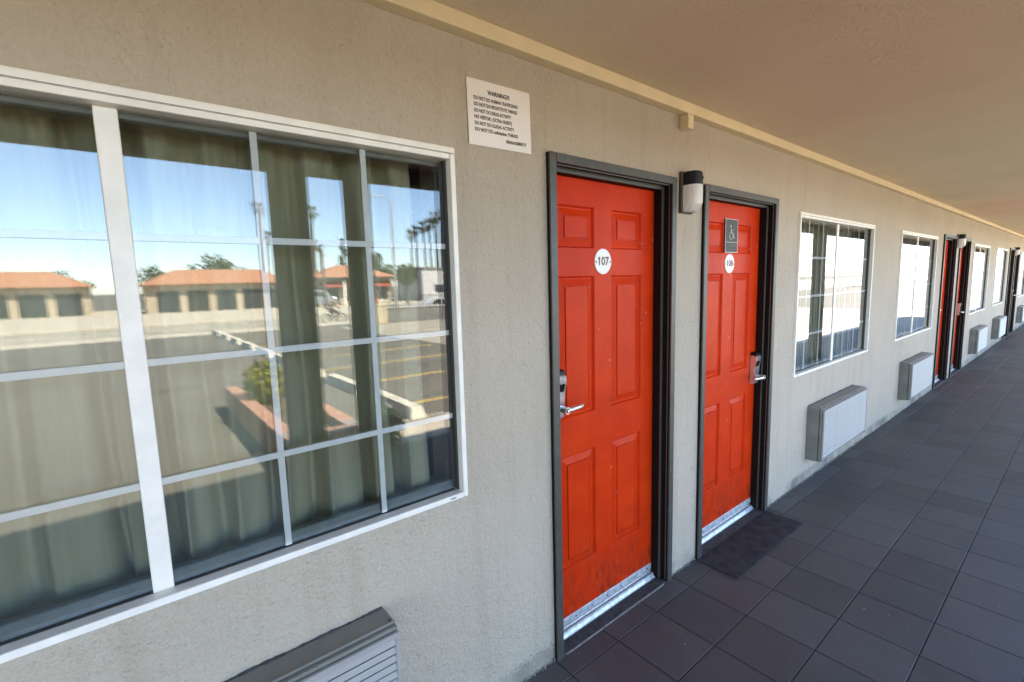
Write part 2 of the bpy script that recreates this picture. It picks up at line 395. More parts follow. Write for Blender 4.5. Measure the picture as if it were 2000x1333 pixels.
# walkway floor: grout bed and tiles
TS = .2951; TX = 1.4087; TY = -.1095
struct_floor = struct(one_box('floor', 'grout', None, -6, 30, -1.89, .16, -.6, -.0035))
def tile_mesh(wx, wy):
    bm = B(); g = .0022
    box(bm, g, wx-g, -wy+g, -g, -.009, 0, .0016); bmesh.ops.recalc_face_normals(bm, faces=bm.faces[:])
    bmesh.ops.delete(bm, geom=[f for f in bm.faces if f.normal.z < -.9], context='FACES')
    me = bpy.data.meshes.new('tile'); bm.to_mesh(me); bm.free(); me.materials.append(MAT['tile']); return me
full, cut = tile_mesh(TS, TS), tile_mesh(TS, -TY)
rnd = random.Random(11); count = 0; rest = B()
for i in range(-3, 44):
    for j in range(-1, 6):
        x = TX + i*TS; yt = TY - j*TS if j >= 0 else 0.0
        # the nearest paving in view is laid tile by tile
        near = (i >= -3 and j <= 5 and (x > .5 + .95*max(0, j)*TS) and (j <= 3 or i < 26)) and count < 290
        if near:
            o = link('tile', full if j >= 0 else cut, struct_floor, (x, yt, rnd.uniform(-.0007, .0003)), (rnd.uniform(-.0012, .0012), rnd.uniform(-.0012, .0012), rnd.uniform(-.0008, .0008))); count += 1
        else:
            dy = TS if j >= 0 else -TY
            box(rest, x+.002, x+TS-.002, yt-dy+.002, yt-.002, -.009, 0, .0016)
for i in range(44, 96):
    for j in range(-1, 6):
        x = TX + i*TS; yt = TY - j*TS if j >= 0 else 0.0; dy = TS if j >= 0 else -TY
        box(rest, x+.002, x+TS-.002, yt-dy+.002, yt-.002, -.009, 0)
for i in range(-24, -3):
    for j in range(-1, 6):
        x = TX + i*TS; yt = TY - j*TS if j >= 0 else 0.0; dy = TS if j >= 0 else -TY
        box(rest, x+.002, x+TS-.002, yt-dy+.002, yt-.002, -.009, 0)
o = obj('farther_tiles', rest, 'tile', struct_floor); o['kind'] = 'stuff'

# ground outside
def sheet(name, mat, x0, x1, y0, y1, z):
    bm = B(); bm.faces.new([bm.verts.new(p) for p in ((x0, y0, z), (x1, y0, z), (x1, y1, z), (x0, y1, z))]); return struct(obj(name, bm, mat))
sheet('ground', 'asphalt', -900, 900, -1800, 900, STREET-.12)
struct(one_box('parking_lot', 'asphalt', None, -60, 90, -26.0, -1.895, STREET-.1, LOT))
sheet('walkway_apron', 'concrete', 2.08, 34, -5.35, -4.35, LOT+.004)
sheet('added_bounce_paving', 'roadconc', 8.6, 34, -24, -5.35, LOT+.004)  # unseen pale paving, added to bounce warm light onto the right of the facade
struct(one_box('near_pavement', 'concrete', None, -60, 90, -28.4, -26.004, STREET-.1, LOT-.02, .02))
sheet('road', 'roadconc', -400, 400, -40.5, -28.4, STREET)
sheet('road_line', 'white_line', -400, 400, -34.6, -34.4, STREET+.004)
struct(one_box('far_pavement', 'concrete', None, -400, 400, -80, -40.5, STREET-.1, STREET+.13, .03))

# ---------------------------------------------------------------- raceway under the ceiling
t = thing('cable_raceway', 'cream painted raceway board running under the walkway ceiling', 'raceway', (0, 0, 2.40))
one_box('channel', 'trim', t, -6, 29.8, -.047, -.0005, 0, .0495, .0015)
one_box('drop_stub', 'trim', t, 2.024, 2.072, -.0455, -.0005, -.068, -.0008, .0015)

# ---------------------------------------------------------------- doors
def make_slab(parent, hw, z0, z1, pc, y=.075):
    """slab face with six panel openings; each raised panel is its own mesh"""
    px = [(pc-.2885, pc-.0585), (pc+.0585, pc+.2885)]
    pz = [(.308, .843), (1.0145, 1.634), (1.7535, 1.931)]
    X = [-hw, px[0][0], px[0][1], px[1][0], px[1][1], hw]; Z = [z0, *[v for p in pz for v in p], z1]
    bm = B()
    for i in range(5):
        for j in range(7):
            if i in (1, 3) and j in (1, 3, 5): continue
            bm.faces.new([bm.verts.new(p) for p in ((X[i], y, Z[j]), (X[i+1], y, Z[j]), (X[i+1], y, Z[j+1]), (X[i], y, Z[j+1]))])
    bmesh.ops.remove_doubles(bm, verts=bm.verts[:], dist=1e-6)
    for f in bm.faces:
        if f.normal.y > 0: f.normal_flip()
    ed = [e for e in bm.edges if e.is_boundary and all(abs(abs(v.co.x)-hw) < 1e-6 or abs(v.co.z-z0) < 1e-6 or abs(v.co.z-z1) < 1e-6 for v in e.verts)]
    ex = bmesh.ops.extrude_edge_only(bm, edges=ed)
    for v in ex['geom']:
        if isinstance(v, bmesh.types.BMVert): v.co.y += .04
    me = bpy.data.meshes.new('slab'); bm.to_mesh(me); bm.free(); me.materials.append(MAT['red'])
    slab = link('slab', me, parent)
    for a, b_ in px:
        for c, e in pz:
            prof = [(0, 0), (.003, .003), (.0075, .0115), (.0125, .012), (.040, .0032), (.0415, .0062), (.0445, .0062), (.0455, .0008), (.049, .0004)]
            bm = B(); prev = None
            for ins, dep in prof:
                rg = [bm.verts.new(p) for p in ((a+ins, y+dep, c+ins), (b_-ins, y+dep, c+ins), (b_-ins, y+dep, e-ins), (a+ins, y+dep, e-ins))]
                if prev:
                    for k in range(4): bm.faces.new((prev[k], prev[(k+1) % 4], rg[(k+1) % 4], rg[k]))
                prev = rg
            bm.faces.new(prev)
            for f in bm.faces:
                f.normal_update()
                if f.normal.y > 0: f.normal_flip()
            me = bpy.data.meshes.new('panel'); bm.to_mesh(me); bm.free(); me.materials.append(MAT['red'])
            link('panel', me, slab)
    return slab

def make_lock(parent, x, ztop, side):
    """card lock: black cap, nickel body, reader window, lever and cylinder; side=+1 lever points to +x"""
    L = thing_part('lock', parent)
    h = .215; w2 = .033; zb = ztop-h
    bm = B(); prism(bm, [(.0745, zb), (.050, zb+.004), (.044, zb+.03), (.044, ztop-.095), (.034, ztop-.06), (.030, ztop-.028), (.034, ztop-.022), (.0745, ztop-.022)], x-w2, x+w2)
    bmesh.ops.bevel(bm, geom=bm.edges[:], offset=.003, segments=2, affect='EDGES'); obj('lock_body', bm, 'chrome', L, smooth=35)
    bm = B(); prism(bm, [(.0745, ztop-.021), (.032, ztop-.021), (.036, ztop-.006), (.046, ztop), (.0745, ztop)], x-w2+.001, x+w2-.001)
    bmesh.ops.bevel(bm, geom=bm.edges[:], offset=.003, segments=2, affect='EDGES'); obj('cap', bm, 'black', L, smooth=35)
    bm = B(); prism(bm, [(.046, ztop-.094), (.0425, ztop-.094), (.0325, ztop-.060), (.0365, ztop-.056)], x-w2*.8, x+w2*.8); obj('card_reader', bm, 'black', L)
    zl = zb+.052
    bm = B(); tube(bm, (x, .046, zl), (x, .012, zl), .0135, .0135, 16); 
    tube(bm, (x, .016, zl), (x, -.008, zl), .0155, .0145, 18); obj('spindle', bm, 'chrome', L, smooth=40)
    bm = B(); pipe(bm, [(x+side*.006, .003, zl), (x+side*.03, -.001, zl), (x+side*.085, .004, zl+.001), (x+side*.108, .012, zl+.001)], [.0125, .0115, .0098, .0088], 14)
    obj('lever', bm, 'chrome', L, smooth=45)
    bm = B(); tube(bm, (x, -.0082, zl), (x, -.0100, zl), .0105, .0105, 16); obj('cylinder_ring', bm, 'black', L)
    bm = B(); tube(bm, (x, -.0099, zl), (x, -.0113, zl), .0062, .0062, 14); obj('cylinder_core', bm, 'chrome', L)
    return L
def thing_part(name, parent):
    o = bpy.data.objects.new(name, None); COL.objects.link(o); o.parent = parent; o.empty_display_size = .05; return o

def disc_plate(parent, x, z, number, y=.075):
    bm = B(); tube(bm, (x, y-.0005, z), (x, y-.0045, z), .0575, .0565, 48); p = obj('number_plate', bm, 'disc', parent, smooth=40)
    if number:
        nm_ = text('numeral', number, .052, 'maroon', p, (x, y-.0049, z), fat=.0010)
        vx = [v.co for v in nm_.data.vertices]; xl = min(v.x for v in vx); zt = max(v.y for v in vx)
        bm = B(); tube(bm, (x+xl+.004, y-.0049, z+zt-.0035), (x+xl-.0055, y-.0049, z+zt-.0105), .0022, .0022, 8); obj('numeral_flag', bm, 'maroon', p)
    for s in (-1, 1):
        bm = B(); tube(bm, (x+s*.0475, y-.0046, z-.002), (x+s*.0475, y-.0062, z-.002), .0042, .0036, 10); obj('screw', bm, 'screw', p)
    return p

def make_door(name, c, hw, label, number, lock_side, lock_top, pc=0.0, disc=(0, 1.697), plaque=None):
    t = thing(name, label, 'door', (c, 0, 0), group='red room doors along the walkway')
    fi = hw-.037; si = fi-.020            # face edge, stop edge
    fr = thing_part('frame', t)
    for s in (-1, 1):
        a, b_ = sorted((s*hw, s*fi)); one_box('jamb_face', 'grey', fr, a, b_, -.020, -.012, 0, 2.0995, .0015)
        a, b_ = sorted((s*(hw-.0005), s*(fi+.0012))); one_box('jamb', 'jamb', fr, a, b_, -.0119, .12, -.002, 2.085)
        a, b_ = sorted((s*(fi+.001), s*(fi-.0035))); one_box('bead', 'grey', fr, a, b_, -.004, .001, .01, 2.058, .0008)
        a, b_ = sorted((s*(fi+.001), s*(si+.0004))); one_box('stop', 'jamb', fr, a, b_, .0305, .073, .01, 2.060)
        a, b_ = sorted((s*(fi+.0008), s*si)); one_box('stop_face', 'grey', fr, a, b_, .0285, .0302, .01, 2.060, .0006)
    one_box('head_face', 'grey', fr, -fi+.0002, fi-.0002, -.020, -.0122, 2.064, 2.0995, .0015)
    one_box('head', 'jamb', fr, -fi+.001, fi-.001, -.0119, .12, 2.0645, 2.098)
    one_box('bead', 'grey', fr, -fi+.004, fi-.004, -.004, .001, 2.058, 2.0645, .0008)
    one_box('head_stop', 'jamb', fr, -si+.0005, si-.0005, .0305, .073, 2.0435, 2.0645)
    one_box('head_stop_face', 'grey', fr, -si-.0002, si+.0002, .0285, .0302, 2.043, 2.0645, .0006)
    make_slab(t, si+.014, .045, 2.056, pc)
    sw = one_box('door_sweep', 'alu', t, -si+.004, si-.004, .0695, .0745, .046, .083, .0012)
    for k in range(7):
        x = -si+.04 + k*(2*si-.08)/6
        bm = B(); tube(bm, (x, .0694, .062), (x, .0680, .062), .0042, .0036, 10); obj('screw', bm, 'screw', sw)
    th = thing_part('threshold', t); w2 = fi-.002
    bm = B(); prism(bm, [(.112, .0), (.112, .034), (.099, .037), (.096, .030), (.089, .030), (.0865, .034), (.079, .032), (.077, .026), (.069, .024), (.0665, .028), (.060, .026), (.058, .019), (.050, .010), (.047, .0)], -w2, w2)
    obj('metal_sill', bm, 'alu', th)
    one_box('cement_bed', 'cement', th, -w2, w2, -.012, .0468, -.003, .0065, .002)
    one_box('caulk_line', 'palecement', th, -w2+.02, w2-.03, -.017, -.0122, -.002, .0055, .0015)
    lx = lock_side*(si-.036); make_lock(t, lx, lock_top, -lock_side)
    disc_plate(t, disc[0], disc[1], number)
    if plaque:
        x0, x1, z0, z1 = plaque; xm = (x0+x1)/2
        p = one_box('accessible_plaque', 'plaque', t, x0, x1, .0665, .0745, z0, z1, .0012)
        yy = .0658
        def part(nm, bm, mt='silver'): return obj(nm, bm, mt, p)
        for q in ((x0, x1, z1-.003, z1), (x0, x1, z0, z0+.003)): one_box('rim', 'silver', p, q[0], q[1], .0655, .0664, q[2], q[3])
        for q in ((x0, x0+.003), (x1-.003, x1)): one_box('rim', 'silver', p, q[0], q[1], .0655, .0664, z0+.0031, z1-.0031)
        H = z1-z0; zc = z0+H*.60; s = H*.21
        bm = B()
        n = 22; ring = []
        for k in range(n+1):        # wheel, open towards the upper front
            a = R(118 + 262*k/n); ring.append((xm-.006+math.cos(a)*s*.52, zc-s*.42+math.sin(a)*s*.52))
        for a, b_ in zip(ring, ring[1:]): tube(bm, (a[0], yy, a[1]), (b_[0], yy, b_[1]), .0022, .0022, 6)
        tube(bm, (xm-.010, yy, zc+s*.62), (xm-.006, yy, zc-.08*s), .0028, .0028, 8)
        tube(bm, (xm-.008, yy, zc+s*.28), (xm+.016, yy, zc+s*.28), .0020, .0020, 8)
        tube(bm, (xm-.006, yy, zc-.08*s), (xm+.018, yy, zc-.08*s), .0026, .0026, 8)
        tube(bm, (xm+.018, yy, zc-.08*s), (xm+.029, yy, zc-.78*s), .0026, .0026, 8)
        tube(bm, (xm+.029, yy, zc-.78*s), (xm+.037, yy, zc-.74*s), .0022, .0022, 8)
        part('wheelchair_symbol', bm)
        bm = B(); bmesh.ops.create_uvsphere(bm, u_segments=14, v_segments=8, radius=.0068)
        for v in bm.verts: v.co = Vector((v.co.x+xm-.011, v.co.y*.3+yy, v.co.z+zc+s*.88))
        part('wheelchair_symbol_head', bm)
        one_box('divider_line', 'silver', p, x0+.012, x1-.006, .0655, .0664, z0+H*.305, z0+H*.315)
        text('raised_text', 'ACCESSIBLE', .017, 'dimtext', p, (xm, .0660, z0+H*.225), fat=.0004)
    return t

door107 = make_door('door', D1[0], D1[1], 'red six panel door numbered 107 nearest the white window', '107', -1, 1.243, pc=-.0145, disc=(-.018, 1.697))
door108 = make_door('door', D2[0], D2[1], 'red six panel door numbered 108 with a grey wheelchair plaque', '108', 1, 1.112, pc=-.006, disc=(.005, 1.692), plaque=(-.066, .086, 1.758, 1.956))
far = [('farther red door past the second window, lever near its window side', 0, 1), ('farther red door hinged beside the far wall lamp', 1, 1),
       ('red door of the farthest pair, nearer one', 0, 2), ('red door of the farthest pair, last along the walkway', 1, 2)]
for lb, w_, k in far:
    src = (door107, door108)[w_]; dup(src, (src.location.x+PAIR*k, 0, 0), lb, drop=('numeral', 'accessible_plaque'))
dup(door108, (D2[0]-PAIR, 0, 0), 'red door beyond the near window, behind the camera position', drop=('numeral', 'accessible_plaque'))

# ---------------------------------------------------------------- windows
def make_window(xc, label):
    t = thing('window', label, 'window', (xc, 0, W0), group='white gridded windows along the walkway')
    H = W1-W0; y0 = -.016
    def bx(n, m, *a, **k): return one_box(n, m, t, *a, **k)
    fr = thing_part('frame', t)
    def fb(n, m, *a, **k): return one_box(n, m, fr, *a, **k)
    hd = fb('head', 'vinyl', -WH, WH, y0, .075, H-.020, H, .002)
    fb('head_lip', 'vinyl', -WH+.0185, WH-.0185, y0+.004, .072, H-.036, H-.0202, .0015)
    fb('head_groove', 'track', -WH+.004, WH-.004, y0-.0008, y0+.001, H-.0195, H-.0180)
    for s in (-1, 1):
        a, b_ = sorted((s*WH, s*(WH-.018))); fb('jamb', 'vinyl', a, b_, y0, .075, .0002, H-.0202, .002)
        a, b_ = sorted((s*(WH-.0181), s*(WH-.024))); fb('jamb_liner', 'liner', a, b_, .012, .074, .020, H-.0362)
    si = fb('sill', 'vinyl', -WH+.0182, WH-.0182, y0-.001, .022, 0, .019, .002)
    for s in (-1, 1):
        x = s*(WH-.062)
        one_box('weep_slot', 'black', si, x-.011, x+.011, y0-.0018, y0+.001, .0075, .0105)
    fb('sill_track', 'track', -WH+.0182, WH-.0182, .0222, .074, 0, .012)
    # sashes: bottom, top and side rails behind the panes
    sb = thing_part('sash', t)
    one_box('bottom_rail', 'track', sb, -WH+.0245, WH-.0245, .046, .070, .0125, .048, .002)
    one_box('top_rail', 'track', sb, -WH+.0245, WH-.0245, .046, .070, H-.050, H-.0365, .002)
    one_box('meeting_stile', 'vinyl', sb, -.021, .021, .0175, .070, .0195, H-.0365, .002)
    for s in (-1, 1):
        a, b_ = sorted((s*(WH-.0245), s*(WH-.036))); one_box('side_rail', 'liner', sb, a, b_, .046, .070, .0582, H-.0502, .002)
    for s in (-1, 1):
        a, b_ = sorted((s*.0212, s*(WH-.0183)))
        for nm, yy, tw in (('outer_pane', .0225, 0.0), ('inner_pane', .0405, R(.10))):
            bm = B(); m_ = (a+b_)/2; hh = (b_-a)/2-.0005
            bm.faces.new([bm.verts.new(p) for p in ((-hh, 0, -.558), (hh, 0, -.558), (hh, 0, .552), (-hh, 0, .552))])
            o = obj(nm, bm, 'glass', t, (m_, yy, H/2), (R(.06) if tw else 0, 0, tw))
        for k in (1, 2):
            x = s*.287*k; bx('muntin', 'muntin', x-.0085, x+.0085, .0290, .0345, .0198, H-.0365, .0008)
        for z in (1.161, 1.450, 1.7385):
            zz = z-W0; bx('muntin', 'muntin', a, b_, .0284, .0351, zz-.0085, zz+.0085, .0008)
    return t
WL = ['white framed window with olive drapes left of the red doors', 'white gridded window just past door 108', 'white gridded window before the second pair of red doors',
      'white gridded window after the second pair of red doors', 'white gridded window before the last pair of red doors', 'white gridded window past the last red doors']
CL = ['olive pleated drapes behind the window nearest the camera', 'olive drapes behind the window past door 108', 'olive drapes in the window before the second door pair',
      'olive drapes in the window after the second door pair', 'olive drapes in the window before the last door pair', 'olive drapes in the farthest window']
win0 = make_window(wins[0], WL[0])
for i in range(1, 6): dup(win0, (wins[i], 0, W0), WL[i])

def make_curtain():
    bm = B(); nx, nz = 260, 26; rnd = random.Random(5); rows = []
    ph = [rnd.uniform(-.8, .8) for _ in range(40)]; am = [rnd.uniform(.55, 1.25) for _ in range(40)]
    for j in range(nz+1):
        v = j/nz; z = 2.07 - v*1.40; row = []
        for i in range(nx+1):
            q = i/nx; x = -.86 + q*1.655
            f = q*13.0; k = int(f); fr_ = f-k
            amp = (.034 + .030*v)*(am[k]*(1-fr_)+am[k+1]*fr_)
            wob = ph[k]*(1-fr_)+ph[k+1]*fr_
            s_ = 1.1 - 2.1*abs(math.sin(math.pi*f + wob*(.5+.5*v)))**.75 + .22*math.sin(4*math.pi*f+1.3*wob+v)
            pleat = .010*max(0, 1-v*6)*math.sin(2*math.pi*f*3)
            y = .165 + amp*s_ + pleat + .012*math.sin(3*q+2*v)
            xx = x + .018*math.cos(2*math.pi*f + wob)*v + .004*math.sin(9*v+k)
            row.append(bm.verts.new((xx, y, z)))
        rows.append(row)
    for j in range(nz):
        for i in range(nx): bm.faces.new((rows[j][i], rows[j][i+1], rows[j+1][i+1], rows[j+1][i]))
    o = obj('curtain', bm, 'curtain', smooth=180)
    return o
cur = make_curtain(); cur.location = (wins[0], 0, 0); tag(cur, CL[0], 'curtain', 'olive drapes in the windows')
sol = cur.modifiers.new('thickness', 'SOLIDIFY'); sol.thickness = .0015
for i in range(1, 6): dup(cur, (wins[i], 0, 0), CL[i])

# ---------------------------------------------------------------- paper notice
P = tag(one_box('paper_notice', 'paper', None, -.137, .137, -.0012, 0, -.105, .105), 'white paper warning notice taped to the stucco above the window', 'notice')
me = P.data
P.location = (.902, -.0030, 2.181); P.rotation_euler = (0, R(-1.0), 0)
lines = [('WARNING!!!', -.005, .070, .0195, 'CENTER', .0007), ('DO NOT DO HUMAN TRAFFICKING', -.112, .046, .0155, 'LEFT', .0005), ('DO NOT DO PROSTITUTE THINGS', -.112, .026, .0155, 'LEFT', .0005),
         ('DO NOT DO DRUG ACTIVITY', -.112, .006, .0155, 'LEFT', .0005), ('NO VISITOR ( EXTRA GUEST)', -.112, -.014, .0155, 'LEFT', .0005), ('DO NOT DO ILLEGAL ACTIVITY', -.112, -.034, .0155, 'LEFT', .0005),
         ('DO NOT DO solicitation THINGS', -.112, -.054, .0155, 'LEFT', .0005), ('!!MANAGEMENT!!', .112, -.078, .0155, 'RIGHT', .0005)]
for s_, x, z, sz, al, ft in lines:
    o = text('printed_line', s_, sz, 'ink', P, (x, -.0016, z), al, ft, .0001)
    w_ = max(v.co.x for v in o.data.vertices)-min(v.co.x for v in o.data.vertices)
    tgt = {'WARNING!!!': .095, 'DO NOT DO HUMAN TRAFFICKING': .190, 'DO NOT DO PROSTITUTE THINGS': .186, 'DO NOT DO DRUG ACTIVITY': .158, 'NO VISITOR ( EXTRA GUEST)': .160,
           'DO NOT DO ILLEGAL ACTIVITY': .170, 'DO NOT DO solicitation THINGS': .186, '!!MANAGEMENT!!': .092}[s_]
    o.scale = (tgt/w_, 1, 1)

# ---------------------------------------------------------------- wall lamps
def make_lamp():
    t = thing('wall_lamp', 'small black topped wall lamp between doors 107 and 108', 'wall lamp', (2.0735, 0, 1.935), group='wall lamps between the doors')
    h = .2
    one_box('back_plate', 'bronze', t, -.052, .052, -.020, -.0008, 0, h, .004)
    def arc(hw, dep, n=9, y0=-.0202):
        pts = [(-hw, y0)]
        for k in range(n+1):
            a = math.pi - math.pi*k/n; pts.append((math.cos(a)*hw*(1 if abs(math.cos(a)) < .999 else 1), y0-.012-math.sin(a)**.55*dep if math.sin(a) > 1e-6 else y0-.012))
        pts.append((hw, y0)); return pts
    bm = B(); prism_z(bm, arc(.046, .058), .132, .196); bmesh.ops.bevel(bm, geom=[e for e in bm.edges if abs(e.verts[0].co.z-e.verts[1].co.z) < 1e-6 and e.verts[0].co.z > .19], offset=.006, segments=2, affect='EDGES')
    obj('photocell_hood', bm, 'black', t, smooth=40)
    bm = B(); rings = []
    for z, s in ((.1315, 1.0), (.085, 1.0), (.046, 1.0), (.040, .97), (.014, .66), (.008, .58), (.005, .40)):
        rings.append([bm.verts.new((x*(1 if z > .03 else .97), -.0202 + (y+.0202)*s, z)) for x, y in arc(.0455, .060)])
    n = len(rings[0])
    for a, b_ in zip(rings, rings[1:]):
        for k in range(n): bm.faces.new((a[k], a[(k+1) % n], b_[(k+1) % n], b_[k]))
    bm.faces.new(rings[0][::-1]); bm.faces.new(rings[-1])
    obj('lens', bm, 'lens', t, smooth=50)
    bm = B(); tube(bm, (.018, -.087, .165), (.018, -.0905, .165), .006, .005, 12); obj('photocell_eye', bm, 'screw', t)
    return t
lamp = make_lamp()
dup(lamp, (2.0735+PAIR, 0, 1.935), 'wall lamp between the second pair of red doors'); dup(lamp, (2.0735+2*PAIR, 0, 1.935), 'wall lamp between the last pair of red doors')

# ---------------------------------------------------------------- air conditioners
def make_ac():
    t = thing('air_conditioner', 'grey sleeve air conditioner with pale louvred grille under the near window', 'air conditioner', (wins[0], 0, .18), group='air conditioners under the windows')
    hw = .536; top = .4245
    bm = B(); prism(bm, [(-.0005, 0), (-.082, 0), (-.082, top), (-.0005, top)], -hw, hw); bmesh.ops.bevel(bm, geom=bm.edges[:], offset=.003, segments=1, affect='EDGES'); sl_ = obj('sleeve', bm, 'acmetal', t)
    one_box('top_lip', 'acmetal', t, -hw-.001, hw+.001, -.0865, -.0815, top-.012, top+.0035, .0015)
    for s in (-1, 1):
        bm = B(); tube(bm, (s*(hw-.012), -.070, top-.0002), (s*(hw-.012), -.070, top+.0008), .0036, .0036, 10); obj('screw_hole', bm, 'black', t)
    bm = B(); rs = random.Random(4); n_ = 120; top_v = []; bot_v = []
    for k in range(n_+1):
        x = -hw+.004 + k*(2*hw-.008)/n_; j = rs.uniform(-1, 1)
        top_v.append(bm.verts.new((x, -.0006, top+.0040+.0012*j+.0012*math.sin(k*.33)))); bot_v.append(bm.verts.new((x, -.0075-.002*j, top+.0006)))
    for k in range(n_): bm.faces.new((bot_v[k], bot_v[k+1], top_v[k+1], top_v[k]))
    obj('sealant_bead', bm, 'cement', t)
    g = one_box('grille_frame', 'acmetal', t, -hw+.001, hw-.001, -.104, -.087, .004, top-.0045, .0025)
    gz = top-.014; n = 15; pitch = .0262
    rim = one_box('grille_top_band', 'acgrille', t, -hw+.003, hw-.003, -.120, -.1075, gz-.018, gz, .002)
    for s in (-1, 1):
        a, b_ = sorted((s*(hw-.003), s*(hw-.016))); one_box('grille_side_band', 'acgrille', t, a, b_, -.1195, -.1075, .008, gz-.0182, .002)
    bm = B(); prism(bm, [(-.1100, .0), (-.1165, -.0165), (-.1190, -.0165), (-.1125, .0)], -hw+.0165, hw-.0165)
    bmesh.ops.recalc_face_normals(bm, faces=bm.faces[:]); me = bpy.data.meshes.new('louvre'); bm.to_mesh(me); bm.free(); me.materials.append(MAT['acgrille'])
    for k in range(14): link('louvre', me, t, (0, 0, gz-.019-k*pitch))
    return t
ac = make_ac()
AL = ['', 'louvred air conditioner under the window past door 108', 'louvred air conditioner under the window before the second door pair', 'louvred air conditioner under the window after the second door pair',
      'louvred air conditioner under the window before the last door pair', 'louvred air conditioner under the farthest window']
for i in range(1, 6): dup(ac, (wins[i], 0, .18), AL[i])

# ---------------------------------------------------------------- door mat
bm = B(); nx, ny = 24, 8; g = [[None]*(ny+1) for _ in range(nx+1)]; rnd = random.Random(9)
for i in range(nx+1):
    for j in range(ny+1):
        e = i in (0, nx) or j in (0, ny)
        g[i][j] = bm.verts.new((.89*i/nx, -.235*j/ny, (.0080 if e else .0105) + rnd.uniform(-.0006, .0006)))
for i in range(nx):
    for j in range(ny): bm.faces.new((g[i][j], g[i+1][j], g[i+1][j+1], g[i][j+1]))
ex = bmesh.ops.extrude_edge_only(bm, edges=[e for e in bm.edges if e.is_boundary])
for v in ex['geom']:
    if isinstance(v, bmesh.types.BMVert): v.co.z = .0006
m_ = obj('door_mat', bm, 'mat', None, (2.238, -.018, 0)); tag(m_, 'thin dark grimy mat lying in front of door 108', 'door mat')

# ---------------------------------------------------------------- walkway posts
PO = [(.690, .10, 'wide stucco walkway post facing the near window'), (1.122, .0665, 'narrow stucco walkway post beside the wide one')]
for k in range(0, 4):
    for x, hw, lb in PO:
        if k and hw < .08: continue
        xx = x + k*PAIR/2*1.0 + (1.6 if k else 0)
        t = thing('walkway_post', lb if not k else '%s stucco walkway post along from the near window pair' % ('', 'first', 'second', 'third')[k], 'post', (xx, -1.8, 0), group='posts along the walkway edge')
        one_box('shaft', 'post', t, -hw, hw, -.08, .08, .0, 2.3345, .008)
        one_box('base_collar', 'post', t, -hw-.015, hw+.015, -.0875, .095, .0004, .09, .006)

# ---------------------------------------------------------------- parking lot seen in the window glass
for k in range(9):
    y = -6.25 - 2.41*k
    ln = sheet('stall_line', 'yellow', 3.5, 8.3, y-.05, y+.05, LOT+.004)
    bm = B(); prof = [(-.10, 0), (-.075, .13), (.075, .13), (.10, 0)]
    L = .92
    A = [bm.verts.new((a, -L, z)) for a, z in prof]; C_ = [bm.verts.new((a, -L+.07, z)) for a, z in prof]
    lo = [bm.verts.new((a, s*L, 0)) for s in (-1, 1) for a in (-.14, .14)]; hi = [bm.verts.new((a, s*(L-.10), .18)) for s in (-1, 1) for a in (-.09, .09)]
    for v in A+C_: bm.verts.remove(v)
    for q in ((lo[0], lo[1], hi[1], hi[0]), (lo[2], lo[3], hi[3], hi[2]), (lo[0], lo[2], hi[2], hi[0]), (lo[1], lo[3], hi[3], hi[1]), (hi[0], hi[1], hi[3], hi[2])): bm.faces.new(q)
    o = obj('wheel_stop', bm, 'stop', None, (3.36, y+.06, LOT+.001), (0, 0, rnd.uniform(-.03, .03)))
    nm = ('nearest', 'second', 'third', 'fourth', 'fifth', 'sixth', 'seventh', 'eighth', 'ninth')[k]
    tag(o, 'pale concrete wheel stop reflected in the window, %s from the walkway' % nm, 'wheel stop', 'wheel stops in the parking lot')

def foliage(bm, c, rad, n, size, rnd, shell=.35, squash=(1, 1, 1), aspect=.5):
    for _ in range(n):
        v = Vector((rnd.gauss(0, 1), rnd.gauss(0, 1), rnd.gauss(0, 1))).normalized() * (shell+(1-shell)*rnd.random())**.6
        p = Vector(c) + Vector((v.x*rad*squash[0], v.y*rad*squash[1], v.z*rad*squash[2]))
        a = Vector((rnd.gauss(0, 1), rnd.gauss(0, 1), rnd.gauss(0, 1))).normalized(); b_ = a.orthogonal().normalized()
        s = size*rnd.uniform(.6, 1.4)
        bm.faces.new([bm.verts.new(q) for q in (p-a*s, p+b_*s*aspect, p+a*s, p-b_*s*aspect)])

# brick planter running away from the walkway
pl = thing('brick_planter', 'low red brick planter box beside the wheel stops', 'planter', (1.585, -4.42, LOT))
def brick_me(lx, ly, lz):
    bm = B(); box(bm, -lx/2, lx/2, -ly/2, ly/2, 0, lz, .006); bmesh.ops.recalc_face_normals(bm, faces=bm.faces[:]); me = bpy.data.meshes.new('brick'); bm.to_mesh(me); bm.free(); me.materials.append(MAT['brick']); return me
bA, bB = brick_me(.19, .39, .095), brick_me(.40, .19, .095)
for lay in range(4):
    for s in (-1, 1):
        for k in range(9): link('brick', bA, pl, (s*.37, -.2-k*.40-(.2 if lay % 2 else 0), lay*.104+.002))
    for k in range(2): link('brick', bB, pl, (-.14+k*.41-(.13 if lay % 2 else 0)+.02, .10, lay*.104+.002))
for s in (-1, 1): one_box('mortar_core', 'palecement', pl, s*.37-.085, s*.37+.085, -3.9, .0, 0, .40)
one_box('end_mortar', 'palecement', pl, -.30, .30, .02, .18, 0, .40)
one_box('soil', 'soil', pl, -.284, .284, -3.9, .005, 0, .30)
rnd = random.Random(21)
